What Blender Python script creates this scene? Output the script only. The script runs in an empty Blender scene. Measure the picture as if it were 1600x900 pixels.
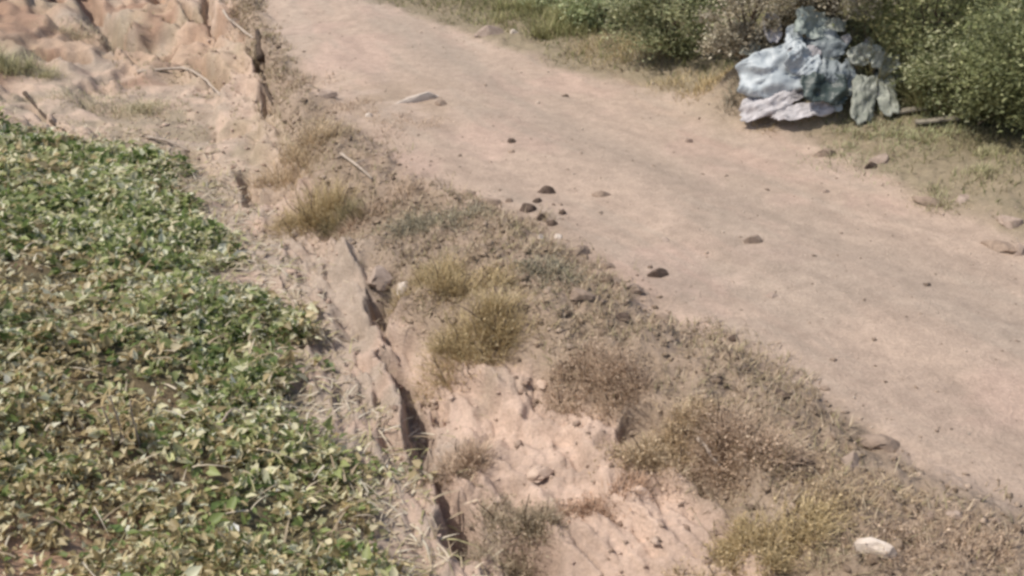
import bpy, math, random
import numpy as np
from math import radians

random.seed(7)
rng = np.random.default_rng(11)
scene = bpy.context.scene
COL = scene.collection

# ------------------------------------------------------------------ camera
CAM_H, PITCH, F = 4.2, radians(27), 1600.0
cam_data = bpy.data.cameras.new('camera')
cam_data.sensor_width = 36.0
cam_data.lens = 36.0
cam_data.clip_end = 3000
cam = bpy.data.objects.new('camera', cam_data)
cam.location = (0, 0, CAM_H)
cam.rotation_euler = (radians(90) - PITCH, 0, 0)
COL.objects.link(cam)
scene.camera = cam

# ------------------------------------------------------------------ sky and sun
SUN_EL, SUN_AZ = radians(58), radians(-102)          # azimuth from +Y towards +X
world = bpy.data.worlds.new('World')
scene.world = world
world.use_nodes = True
wn = world.node_tree
sky = wn.nodes.new('ShaderNodeTexSky')
sky.sky_type = 'NISHITA'
sky.sun_disc = False
sky.sun_elevation = SUN_EL
sky.sun_rotation = SUN_AZ
sky.air_density = 1.0
sky.dust_density = 2.5
bg = wn.nodes['Background']
bg.inputs['Strength'].default_value = 0.10
wn.links.new(sky.outputs['Color'], bg.inputs['Color'])
sun_data = bpy.data.lights.new('sun', 'SUN')
sun_data.energy = 2.9
sun_data.angle = radians(1.2)
sun_data.color = (1.0, 0.93, 0.83)
sun = bpy.data.objects.new('sun', sun_data)
sun.rotation_euler = (radians(90) - SUN_EL, 0, radians(180) - SUN_AZ)
sun.location = (-15, 5, 20)
COL.objects.link(sun)

scene.view_settings.view_transform = 'Standard'
scene.view_settings.look = 'None'
scene.view_settings.exposure = 0.46
scene.view_settings.gamma = 1.0
scene.view_settings.use_curve_mapping = False
scene.cycles.pixel_filter_type = 'GAUSSIAN'
scene.cycles.filter_width = 3.4
scene.cycles.max_bounces = 6
scene.cycles.use_denoising = True

# ------------------------------------------------------------------ maths helpers
def ray(px, py):
    dx, dy = (px - 800) / F, (450 - py) / F
    c, s = math.cos(PITCH), math.sin(PITCH)
    return np.array([dx, c + dy * s, -s + dy * c])

def on_level(px, py, z):
    d = ray(px, py)
    t = (z - CAM_H) / d[2]
    return np.array([d[0] * t, d[1] * t, z])

def smooth(a, b, x):
    t = np.clip((x - a) / (b - a), 0, 1)
    return t * t * (3 - 2 * t)

def hash2(ix, iy, seed):
    n = (ix.astype(np.int64) * 374761393 + iy.astype(np.int64) * 668265263 + seed * 982451653) & 0x7fffffff
    n = ((n ^ (n >> 13)) * 1274126177) & 0x7fffffff
    n = (n ^ (n >> 16)) & 0x7fffffff
    return n / float(0x7fffffff)

def vnoise(x, y, seed=0):
    ix, iy = np.floor(x), np.floor(y)
    fx, fy = x - ix, y - iy
    fx, fy = fx * fx * fx * (fx * (fx * 6 - 15) + 10), fy * fy * fy * (fy * (fy * 6 - 15) + 10)
    a, b = hash2(ix, iy, seed), hash2(ix + 1, iy, seed)
    c, d = hash2(ix, iy + 1, seed), hash2(ix + 1, iy + 1, seed)
    return (a + (b - a) * fx) * (1 - fy) + (c + (d - c) * fx) * fy - 0.5

def fbm(x, y, seed=0, octs=4, gain=0.5):
    r, a = np.zeros_like(np.asarray(x, float)), 1.0
    for o in range(octs):
        co, si = math.cos(o * 0.8), math.sin(o * 0.8)
        r = r + a * vnoise((x * co - y * si) * 2 ** o + 17.3 * o, (x * si + y * co) * 2 ** o - 9.1 * o, seed + o)
        a *= gain
    return r

# ------------------------------------------------------------------ the lie of the land
# breaklines of the place: plan positions with their heights (metres)
def line(pts):
    return np.array([on_level(*p) for p in pts])

ROAD_R = line([(330, -150, 0.02), (440, -60, 0), (540, -10, 0), (640, 20, 0), (740, 55, 0), (860, 100, 0), (1000, 137, 0), (1120, 165, 0), (1200, 195, 0), (1300, 238, 0),
               (1400, 284, 0), (1500, 322, 0), (1600, 366, 0), (1800, 440, 0), (2200, 600, 0), (2900, 850, 0)])
ROAD_L = line([(300, -150, 0), (350, -70, 0), (400, 0, 0), (450, 100, 0), (520, 185, 0), (640, 265, 0), (760, 325, 0), (900, 400, 0), (1050, 490, 0), (1180, 570, 0),
               (1290, 640, 0), (1430, 715, 0), (1600, 800, 0), (1900, 960, 0), (2400, 1250, 0)])
LIP = line([(290, -150, -.05), (335, -70, -.05), (365, 0, -.06), (400, 70, -.08), (435, 170, -.1), (490, 270, -.1), (545, 395, -.1), (620, 470, -.1), (720, 522, -.1), (830, 570, -.1),
            (960, 645, -.1), (1040, 715, -.1), (1130, 790, -.1), (1210, 875, -.1), (1300, 970, -.1), (1500, 1200, -.1)])
FOOT = line([(140, -150, -1.1), (170, -60, -1.1), (210, 30, -1.05), (270, 95, -.95), (340, 150, -.85), (370, 230, -.75), (430, 330, -.65), (510, 420, -.60), (590, 540, -.58), (640, 640, -.58),
             (690, 740, -.6), (750, 840, -.62), (800, 930, -.65), (900, 1100, -.7)])
EDGE = line([(-500, 60, .3), (-250, 110, .2), (0, 185, .05), (110, 215, -.25), (220, 222, -.45), (300, 250, -.5), (350, 315, -.5), (415, 420, -.46), (470, 520, -.44), (530, 630, -.44),
             (610, 720, -.46), (660, 800, -.5), (700, 900, -.52), (760, 1050, -.55)])
CLAY = line([(670, 530, -.28), (760, 600, -.28), (700, 620, -.42), (860, 690, -.30), (780, 720, -.42), (960, 780, -.28), (870, 820, -.42), (1050, 860, -.26), (950, 900, -.42), (1120, 960, -.3)])
ctrl = [ROAD_R, ROAD_L, LIP, FOOT, EDGE, CLAY]
mid = line([(480, 0, 0.03), (600, 80, .04), (800, 190, .05), (1000, 290, .05), (1200, 400, .05), (1450, 520, .05), (1600, 600, .05)])
verge = line([(800, -30, .15), (950, 50, .22), (1080, 110, .22), (1200, 150, .2), (1340, 190, .2), (1500, 240, .22), (1600, 280, .25), (1250, 40, .45), (1450, 60, .5), (1600, 100, .55), (1000, -60, .4), (1800, 200, .55), (2200, 380, .5)])
ledge = line([(20, 60, -.35), (80, 40, -.4), (60, 95, -.5), (130, 100, -.55), (100, 135, -.55), (60, 150, -.5), (170, 120, -.62), (240, 125, -.66), (300, 130, -.7), (180, 180, -.65), (270, 200, -.68), (30, 0, -.2), (-60, -60, .1), (90, -20, -.5)])
hill = line([(0, 300, .12), (0, 500, .28), (0, 700, .38), (0, 900, .45), (150, 350, -.1), (150, 550, .08), (150, 750, .18), (200, 900, .2), (300, 450, -.28), (300, 620, -.14), (350, 800, -.1), (400, 900, -.12), (520, 800, -.38), (430, 620, -.32), (-300, 500, .6), (-300, 800, .8)])
near = np.array([[0, 0, 2.5], [-2, 0.5, 2.4], [2, 0.5, 2.0], [-5, 2, 2.6], [0, -4, 3.2], [-6, -4, 3.6], [0, 2.4, .7], [-1.5, 2.2, .95], [1.5, 2.5, .2], [3.5, 2.2, .3], [5, -3, .6], [-10, 4, 3.0], [9, 1, .2], [-9, 9, 1.2], [-14, 14, 1.0]])
CP = np.vstack(ctrl + [mid, verge, ledge, hill, near])
keep = [0]
for i in range(1, len(CP)):
    if min(np.hypot(*(CP[i, :2] - CP[j, :2])) for j in keep) > 0.06:
        keep.append(i)
CP = CP[keep]
n = len(CP)
A = np.zeros((n + 3, n + 3))
A[:n, :n] = -np.hypot(CP[:, None, 0] - CP[None, :, 0], CP[:, None, 1] - CP[None, :, 1]) - 0.02 * np.eye(n) * 0
A[:n, n] = 1; A[:n, n + 1:] = CP[:, :2]; A[n:, :n] = A[:n, n:].T
W = np.linalg.solve(A, np.concatenate([CP[:, 2], np.zeros(3)]))

def rbf(x, y):
    out = np.empty(len(x))
    for s in range(0, len(x), 20000):
        xs, ys = x[s:s + 20000], y[s:s + 20000]
        d = np.sqrt((xs[:, None] - CP[None, :, 0]) ** 2 + (ys[:, None] - CP[None, :, 1]) ** 2)
        out[s:s + 20000] = -d @ W[:n] + W[n] + W[n + 1] * xs + W[n + 2] * ys
    return out

def pdist(x, y, P):
    """distance to a plan polyline, its sign (positive on the right of travel) and the run along it"""
    best = np.full(len(x), 1e9); sgn = np.ones(len(x)); run = np.zeros(len(x)); acc = 0.0
    for i in range(len(P) - 1):
        ax, ay = P[i, :2]; bx, by = P[i + 1, :2]
        ex, ey = bx - ax, by - ay
        L2 = ex * ex + ey * ey + 1e-12
        t = ((x - ax) * ex + (y - ay) * ey) / L2
        lo = -30.0 if i == 0 else 0.0
        hi = 31.0 if i == len(P) - 2 else 1.0
        t = np.clip(t, lo, hi)
        d = np.hypot(x - ax - t * ex, y - ay - t * ey)
        m = d < best
        best[m] = d[m]
        sgn[m] = np.sign(ey * (x[m] - ax) - ex * (y[m] - ay))
        run[m] = acc + t[m] * math.sqrt(L2)
        acc += math.sqrt(L2)
    return best * sgn, run

def sides(x, y):
    sR, _ = pdist(x, y, ROAD_R); sL, rL = pdist(x, y, ROAD_L); sV, rV = pdist(x, y, LIP)
    sI, _ = pdist(x, y, EDGE); sF, rF = pdist(x, y, FOOT)
    # positive = towards the far side of the road
    return dict(R=-sR, L=-sL, V=-sV, I=-sI, F=-sF, run=rV, runL=rL, runF=rF)

CUTS = [  # crevices: plan polyline from image-measured points, level, half width, depth
    ([(105, -40), (160, 40), (207, 92)], -.7, .24, .6),
    ([(235, -30), (262, 10), (305, 22)], -.75, .26, .6),
    ([(318, -20), (328, 25), (345, 55)], -.4, .11, .5),
    ([(288, 25), (312, 50)], -.6, .12, .5),
    ([(78, -10), (90, 18)], -.5, .14, .5),
    ([(62, 96), (132, 98)], -.55, .12, .4),
    ([(36, 150), (62, 182), (104, 213)], -.25, .10, .28),
    ([(255, 112), (300, 103), (330, 122), (350, 145)], -.75, .13, .45),
    ([(402, 55), (409, 100)], -.1, .07, .45), ([(410, 122), (428, 168)], -.12, .07, .45),
    ([(545, 450), (582, 505), (612, 565)], -.58, .06, .07),
    ([(612, 590), (645, 655), (663, 735), (705, 815)], -.58, .08, .24),
    ([(655, 600), (690, 645)], -.5, .05, .14),
    ([(600, 470), (640, 478)], -.25, .09, .25),
    ([(380, 290), (400, 330)], -.6, .06, .2), ([(290, 240), (315, 255)], -.5, .06, .2),
    ([(690, 830), (760, 860)], -.6, .10, .22), ([(850, 880), (800, 850)], -.5, .08, .2),
    ([(1000, 690), (1075, 745), (1140, 800)], -.25, .09, .2),
]
CUTL = [(line([(p[0], p[1], z) for p in pts]), w, d) for pts, z, w, d in CUTS]
RIDGES = [([(215, 118), (290, 117), (322, 133), (345, 152)], -.68, .07, .10), ([(150, 40), (210, 110)], -.6, .08, .12),
          ([(520, 395), (560, 480), (600, 575), (630, 680)], -.5, .09, .16), ([(330, 20), (350, 60), (385, 80)], -.35, .07, .15),
          ([(30, 95), (110, 112)], -.5, .12, .08)]
RIDL = [(line([(p[0], p[1], z) for p in pts]), w, d) for pts, z, w, d in RIDGES]

HEAP = on_level(1272, 190, .10)
_u = on_level(210, 95, -.7) - on_level(100, -20, -.6); UPD = _u[:2] / np.hypot(*_u[:2])
def height(x, y, detail=True):
    x = np.atleast_1d(np.asarray(x, float)); y = np.atleast_1d(np.asarray(y, float))
    r = np.hypot(x, y - 8)
    h = rbf(x, y)
    far = 0.4 + 2.2 * fbm(x * .03, y * .03, 5, 3) + 0.02 * np.maximum(r - 20, 0)
    k = smooth(17, 30, r)
    h = h * (1 - k) + far * k
    S = sides(x, y)
    bank = smooth(.05, -.10, S['V']) * smooth(-.1, .25, S['I'])
    jag = 0.10 * fbm(x * 2.3, y * 2.3, 31, 3)
    h = h - (0.05 + .16 * smooth(7, 4, S['run']) + .05 * fbm(x, y, 33, 2)) * smooth(.06, -.05, S['V'] + jag) * smooth(-.2, .5, S['I']) * smooth(-1.6, -.3, S['V'])
    mx, my = (x - HEAP[0]) / 1.0, (y - HEAP[1] - .75) / .78
    h = h + 1.15 * np.exp(-(mx * mx + my * my) ** 1.4) * (1 + .35 * fbm(x * 2.5, y * 2.5, 201, 3))
    berm = smooth(-.05, .3, S['V']) * smooth(.10, -.3, S['L'] + .5 * fbm(x * 1.5, y * 1.5, 203, 3))
    h = h + berm * (.09 + .16 * np.maximum(0, fbm(x * 1.8, y * 1.8, 205, 3)) + .05 * fbm(x * 8, y * 8, 207, 3, .6))
    q = .24; f = h / q + .9 * fbm(x * .55, y * .55, 211, 3) + .25 * fbm(x * 3, y * 3, 213, 3); fl = np.floor(f); fq = f - fl
    h = h + bank * q * (smooth(.34, .58, fq) - fq) * (.7 + .3 * smooth(9.5, 12.5, np.hypot(x, y)))
    lg = smooth(10.0, 12.5, np.hypot(x, y)) * smooth(.0, -.5, S['V']) * smooth(-.1, .6, S['I'])
    al, ac = x * UPD[0] + y * UPD[1], x * UPD[1] - y * UPD[0]
    wv = fbm(x * .8, y * .8, 221, 3)
    rdg = 1 - 2.6 * np.abs(fbm(al * .35 + wv, ac * 1.0 + 1.0 * wv, 223, 3, .5))
    h = h + lg * (.03 + .17 * smooth(17.5, 20.5, np.hypot(x, y))) * rdg
    gul = smooth(-.35, .0, S['I']) * smooth(.35, .05, S['F']) * (1 - smooth(10, 12, np.hypot(x, y)))
    h = h + gul * .065 * (1 - 2.4 * np.abs(fbm(S['runF'] * .8 + wv, S['F'] * 6 + 1.5 * wv, 225, 3, .6)))
    if detail:
        road = smooth(-.15, .25, S['L']) * smooth(.15, -.25, S['R'])
        rough = 1 - road
        h = h + (0.030 + .035 * rough) * fbm(x * 1.3, y * 1.3, 3, 4) * (1 - .5 * road)
        h = h + rough * (0.05 - .028 * lg) * fbm(x * 5, y * 5, 9, 4, .6) + road * 0.010 * fbm(x * 4 + y * 2, y * 7, 13, 4, .6)
        # strata and runnels of the clay bank, along its length
        t, s = S['V'], S['run']
        w = fbm(x * 1.1, y * 1.1, 41, 3)
        st = fbm(s * 1.1 + 2 * w, t * 6.0 + 2.5 * w, 21, 4, .6)
        h = h + bank * (1 - .85 * lg) * (0.11 * st + 0.05 * fbm(x * 3.1 + w, y * 3.1, 51, 5, .6) + .03 * fbm(s * 3.5 + w, t * 13, 55, 3, .6) - .035 * np.maximum(0, .12 - np.abs(fbm(s * .9 + w, t * 3.4 + w, 57, 3))) / .12)
        # shallow wheel ruts
        for off in (1.1, 2.7):
            h = h - road * 0.028 * np.exp(-((S['L'] - off - .25 * np.sin(S['runL'] * .35)) / .28) ** 2)
    for P, wd, d in CUTL:
        m = np.hypot(x - P[:, 0].mean(), y - P[:, 1].mean()) < 4
        if m.any():
            dd, _ = pdist(x[m], y[m], P); dd = seg_dist(x[m], y[m], P)
            dd = dd + .13 * fbm(x[m] * 3.2, y[m] * 3.2, 61, 4, .6)
            h[m] -= d * np.exp(-(dd / wd) ** 4)
    for P, wd, d in RIDL:
        m = np.hypot(x - P[:, 0].mean(), y - P[:, 1].mean()) < 4
        if m.any():
            dd = seg_dist(x[m], y[m], P)
            h[m] += d * np.exp(-(dd / wd) ** 2)
    return h

def seg_dist(x, y, P):
    best = np.full(len(x), 1e9)
    for i in range(len(P) - 1):
        ax, ay = P[i, :2]; ex, ey = P[i + 1, :2] - P[i, :2]
        t = np.clip(((x - ax) * ex + (y - ay) * ey) / (ex * ex + ey * ey + 1e-12), 0, 1)
        best = np.minimum(best, np.hypot(x - ax - t * ex, y - ay - t * ey))
    return best

# polar lattice, finest in front
az = np.concatenate([np.linspace(-180, -46, 34)[:-1], np.linspace(-46, 46, 760), np.linspace(46, 180, 34)[1:-1]])
az = np.radians(az)
rad = np.concatenate([np.geomspace(.05, 3.2, 60)[:-1], np.geomspace(3.2, 30, 520), np.geomspace(30, 1500, 30)[1:]])
NA, NR = len(az), len(rad)
AZ, RD = np.meshgrid(az, rad)
GX, GY = (RD * np.sin(AZ)).ravel(), (RD * np.cos(AZ)).ravel()
GZ = height(GX, GY)
HG = GZ.reshape(NR, NA)

def hz(x, y):
    """height from the built lattice"""
    x = np.atleast_1d(np.asarray(x, float)); y = np.atleast_1d(np.asarray(y, float))
    a = np.arctan2(x, y); r = np.clip(np.hypot(x, y), rad[0], rad[-2])
    i = np.clip(np.searchsorted(rad, r) - 1, 0, NR - 2); j = np.clip(np.searchsorted(az, a) - 1, 0, NA - 2)
    u = (r - rad[i]) / (rad[i + 1] - rad[i]); v = np.clip((a - az[j]) / (az[j + 1] - az[j]), 0, 1)
    return (HG[i, j] * (1 - v) + HG[i, j + 1] * v) * (1 - u) + (HG[i + 1, j] * (1 - v) + HG[i + 1, j + 1] * v) * u

def at(px, py):
    """the ground point seen there, and metres per photo pixel at it"""
    d = ray(px, py)
    t = np.linspace(3, 40, 1600)
    x, y, z = d[0] * t, d[1] * t, CAM_H + d[2] * t
    g = hz(x, y)
    k = np.argmax(z < g) if (z < g).any() else len(t) - 1
    return np.array([x[k], y[k], g[k]]), t[k] / F

# ------------------------------------------------------------------ materials
def principled(name):
    m = bpy.data.materials.new(name); m.use_nodes = True
    nt = m.node_tree
    return m, nt, nt.nodes['Principled BSDF']

def soil_material():
    m, nt, p = principled('soil')
    at_ = nt.nodes.new('ShaderNodeAttribute'); at_.attribute_name = 'Col'
    tc = nt.nodes.new('ShaderNodeNewGeometry')
    n1 = nt.nodes.new('ShaderNodeTexNoise'); n1.inputs['Scale'].default_value = 38; n1.inputs['Detail'].default_value = 6; n1.inputs['Roughness'].default_value = .7
    n2 = nt.nodes.new('ShaderNodeTexNoise'); n2.inputs['Scale'].default_value = 7; n2.inputs['Detail'].default_value = 5; n2.inputs['Roughness'].default_value = .65
    for k in (n1, n2): nt.links.new(tc.outputs['Position'], k.inputs['Vector'])
    r = nt.nodes.new('ShaderNodeMapRange'); r.inputs['From Min'].default_value = .3; r.inputs['From Max'].default_value = .7; r.inputs['To Min'].default_value = .80; r.inputs['To Max'].default_value = 1.18
    nt.links.new(n1.outputs['Fac'], r.inputs['Value'])
    r2 = nt.nodes.new('ShaderNodeMapRange'); r2.inputs['From Min'].default_value = .3; r2.inputs['From Max'].default_value = .7; r2.inputs['To Min'].default_value = .88; r2.inputs['To Max'].default_value = 1.12
    nt.links.new(n2.outputs['Fac'], r2.inputs['Value'])
    mu = nt.nodes.new('ShaderNodeMath'); mu.operation = 'MULTIPLY'
    nt.links.new(r.outputs[0], mu.inputs[0]); nt.links.new(r2.outputs[0], mu.inputs[1])
    v = nt.nodes.new('ShaderNodeVectorMath'); v.operation = 'SCALE'
    nt.links.new(at_.outputs['Color'], v.inputs[0]); nt.links.new(mu.outputs[0], v.inputs['Scale'])
    nt.links.new(v.outputs[0], p.inputs['Base Color'])
    p.inputs['Roughness'].default_value = .97
    p.inputs['Specular IOR Level'].default_value = .15
    b = nt.nodes.new('ShaderNodeBump'); b.inputs['Strength'].default_value = .75; b.inputs['Distance'].default_value = .035
    nt.links.new(n1.outputs['Fac'], b.inputs['Height']); nt.links.new(b.outputs[0], p.inputs['Normal'])
    return m
M_SOIL = soil_material()

def leaf_material(name, trans=.35, rough=.55, spec=.35):
    m, nt, p = principled(name)
    a = nt.nodes.new('ShaderNodeAttribute'); a.attribute_name = 'Col'
    nt.links.new(a.outputs['Color'], p.inputs['Base Color'])
    p.inputs['Roughness'].default_value = rough; p.inputs['Specular IOR Level'].default_value = spec
    t = nt.nodes.new('ShaderNodeBsdfTranslucent'); nt.links.new(a.outputs['Color'], t.inputs['Color'])
    x = nt.nodes.new('ShaderNodeMixShader'); x.inputs[0].default_value = trans
    nt.links.new(p.outputs[0], x.inputs[1]); nt.links.new(t.outputs[0], x.inputs[2])
    nt.links.new(x.outputs[0], nt.nodes['Material Output'].inputs['Surface'])
    return m
M_LEAF = leaf_material('leaf', .42, .5, .4)
M_DRY = leaf_material('dry_grass', .2, .8, .15)

def noisy_material(name, c1, c2, scale=6, rough=.9, bump=.4, dist=.02, spec=.2):
    m, nt, p = principled(name)
    g = nt.nodes.new('ShaderNodeNewGeometry')
    k = nt.nodes.new('ShaderNodeTexNoise'); k.inputs['Scale'].default_value = scale; k.inputs['Detail'].default_value = 6; k.inputs['Roughness'].default_value = .65
    nt.links.new(g.outputs['Position'], k.inputs['Vector'])
    r = nt.nodes.new('ShaderNodeValToRGB'); r.color_ramp.elements[0].position = .33; r.color_ramp.elements[1].position = .67
    r.color_ramp.elements[0].color = (*c1, 1); r.color_ramp.elements[1].color = (*c2, 1)
    nt.links.new(k.outputs['Fac'], r.inputs[0]); nt.links.new(r.outputs[0], p.inputs['Base Color'])
    b = nt.nodes.new('ShaderNodeBump'); b.inputs['Strength'].default_value = bump; b.inputs['Distance'].default_value = dist
    nt.links.new(k.outputs['Fac'], b.inputs['Height']); nt.links.new(b.outputs[0], p.inputs['Normal'])
    p.inputs['Roughness'].default_value = rough; p.inputs['Specular IOR Level'].default_value = spec
    return m
M_PALE = noisy_material('pale_stone', (.45, .375, .31), (.66, .58, .50), 14)
M_CLAY = noisy_material('clay_lump', (.42, .31, .24), (.56, .43, .34), 14)
M_TAN = noisy_material('tan_stone', (.26, .20, .16), (.42, .33, .27), 14)
M_DARK = noisy_material('dark_clod', (.06, .044, .034), (.14, .10, .078), 22)
M_BROWN = noisy_material('brown_clod', (.20, .15, .115), (.34, .26, .20), 22)
M_WOOD = noisy_material('weathered_wood', (.30, .24, .19), (.52, .44, .36), 25)
M_CRACKSHADE = noisy_material('crack_shade', (.05, .036, .027), (.11, .08, .06), 25)  # dark tone standing in for shade in cracks and along the crest
M_BARKP = noisy_material('grey_plank', (.16, .14, .11), (.30, .27, .22), 18)
M_BARK = noisy_material('bark', (.08, .06, .045), (.17, .13, .10), 30)
M_BLUE = noisy_material('pale_blue_plastic', (.31, .355, .38), (.47, .51, .53), 6, .5, .3, .03, .4)
M_WHITE = noisy_material('whitish_plastic', (.33, .31, .31), (.52, .50, .51), 9, .65, .5, .04, .3)
M_GREYP = noisy_material('grey_plastic', (.13, .155, .165), (.27, .30, .31), 8, .5, .3, .03, .4)
M_HEAPSHADE = noisy_material('dark_green_heap_shade', (.03, .045, .042), (.07, .09, .085), 6, .45, .3, .03, .4)  # dark tone for the shaded part of the heap
M_CLOTH = noisy_material('pale_cloth', (.20, .215, .18), (.38, .39, .34), 9, .85, .3, .02)
M_BOARD = noisy_material('pale_board', (.24, .28, .26), (.38, .42, .39), 6, .75, .2, .01)

# ------------------------------------------------------------------ mesh helpers
def mesh_from(name, V, Fc, mat, col=None, smooth_=False):
    me = bpy.data.meshes.new(name)
    V = np.asarray(V, np.float32); Fc = np.asarray(Fc, np.int32)
    k = Fc.shape[1]
    me.vertices.add(len(V)); me.vertices.foreach_set('co', V.ravel())
    me.loops.add(Fc.size); me.loops.foreach_set('vertex_index', Fc.ravel())
    me.polygons.add(len(Fc))
    me.polygons.foreach_set('loop_start', np.arange(0, Fc.size, k, dtype=np.int32))
    if smooth_: me.polygons.foreach_set('use_smooth', np.ones(len(Fc), bool))
    if col is not None:
        a = me.attributes.new('Col', 'FLOAT_COLOR', 'POINT')
        c = np.ones((len(V), 4), np.float32); c[:, :3] = col
        a.data.foreach_set('color', c.ravel())
    me.materials.append(mat)
    me.update(); me.validate()
    return me

def link(name, me, parent=None, loc=None, **props):
    o = bpy.data.objects.new(name, me); COL.objects.link(o)
    if parent is not None: o.parent = parent
    if loc is not None: o.location = loc
    for k, v in props.items():
        if v: o[k] = v
    return o

def empty(name, loc, label, category, group=None, rz=0):
    o = link(name, None, None, loc, label=label, category=category, group=group)
    o.empty_display_size = .2; o.rotation_euler = (0, 0, rz)
    return o

def unit(v):
    return v / np.maximum(np.linalg.norm(v, axis=-1, keepdims=True), 1e-9)

def leaves(P, axis, nrm, L, Wd, col, fold=.25, simple=False):
    """folded leaves: base, sides, tip"""
    P = np.asarray(P); axis = unit(axis); side = unit(np.cross(axis, nrm)); up = np.cross(side, axis)
    L = L[:, None]; Wd = Wd[:, None]; N = len(P)
    if simple:
        V = np.stack([P, P + axis * L * .45 + side * Wd * .5 + up * Wd * fold, P + axis * L, P + axis * L * .45 - side * Wd * .5 + up * Wd * fold], 1)
        b = (np.arange(N) * 4)[:, None]
        Fc = np.concatenate([b + [0, 1, 2], b + [0, 2, 3]])
        return V.reshape(-1, 3), Fc, np.repeat(col, 4, 0)
    V = np.stack([P, P - axis * L * .05 + side * Wd * .38 + up * Wd * fold * .7, P + axis * L * .45 + side * Wd * .46 + up * Wd * fold, P + axis * L - up * L * .18,
                  P + axis * L * .45 - side * Wd * .46 + up * Wd * fold, P - axis * L * .05 - side * Wd * .38 + up * Wd * fold * .7], 1)
    b = (np.arange(N) * 6)[:, None]
    Fc = np.concatenate([b + [0, 1, 2, 3], b + [0, 3, 4, 5]])
    return V.reshape(-1, 3), Fc, np.repeat(col, 6, 0)

def blades(P, d, L, Wd, bend, col, seg=4):
    """curved grass blades: strips that droop"""
    N = len(P); d = unit(d)
    hor = rng.normal(size=(N, 3)); hor[:, 2] = 0; hor = unit(hor)
    out = unit(d * [1, 1, 0] + .25 * hor)
    side = unit(np.cross(out, [0, 0, 1.0]))
    rows = []
    for k in range(seg + 1):
        t = k / seg
        c = P + d * (L * t)[:, None] + out * (bend * L * t * t)[:, None] - np.array([0, 0, 1.0]) * (bend * L * .55 * t ** 2.5)[:, None]
        w = (Wd * (1 - t ** 2) * .5 + Wd * .04)[:, None]
        rows += [c - side * w, c + side * w]
    V = np.stack(rows, 1).reshape(-1, 3)
    b = (np.arange(N) * 2 * (seg + 1))[:, None]
    Fc = np.concatenate([b + [2 * k, 2 * k + 1, 2 * k + 3, 2 * k + 2] for k in range(seg)])
    return V, Fc, np.repeat(col, 2 * (seg + 1), 0)

def tube(pts, radii, sides_=7):
    pts = np.asarray(pts, float); V, Fc = [], []
    t = unit(np.gradient(pts, axis=0))
    ref = np.array([.31, .2, .93]) if abs(t[0, 2]) < .9 else np.array([1, .1, 0.])
    for i, (p, r) in enumerate(zip(pts, radii)):
        a = unit(np.cross(t[i], ref)); b = np.cross(t[i], a)
        for k in range(sides_):
            f = 2 * math.pi * k / sides_
            V.append(p + r * (math.cos(f) * a + math.sin(f) * b))
    for i in range(len(pts) - 1):
        for k in range(sides_):
            q = (k + 1) % sides_
            Fc.append((i * sides_ + k, i * sides_ + q, (i + 1) * sides_ + q, (i + 1) * sides_ + k))
    c0, c1 = len(V), len(V) + 1
    V += [pts[0], pts[-1]]
    m = (len(pts) - 1) * sides_
    for k in range(sides_):
        q = (k + 1) % sides_
        Fc.append((c0, q, k, k)); Fc.append((c1, m + k, m + q, m + q))
    return np.array(V), np.array(Fc)

def fix_tris(Fc):
    return [tuple(dict.fromkeys(f)) for f in Fc.tolist()]

def tube_mesh(name, tubes, mat):
    V, Fc, o = [], [], 0
    for v, f in tubes:
        V.append(v); Fc += [tuple(i + o for i in g) for g in fix_tris(f)]; o += len(v)
    me = bpy.data.meshes.new(name); me.from_pydata(np.vstack(V).tolist(), [], Fc); me.materials.append(mat)
    me.polygons.foreach_set('use_smooth', np.ones(len(me.polygons), bool)); me.update()
    return me

def palette(cols, N, jit=.12, w=None):
    cols = np.array(cols); k = rng.choice(len(cols), N, p=None if w is None else np.array(w) / sum(w))
    c = cols[k] * (1 + jit * rng.normal(size=(N, 1)))
    return np.clip(c, .01, .95)

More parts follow.
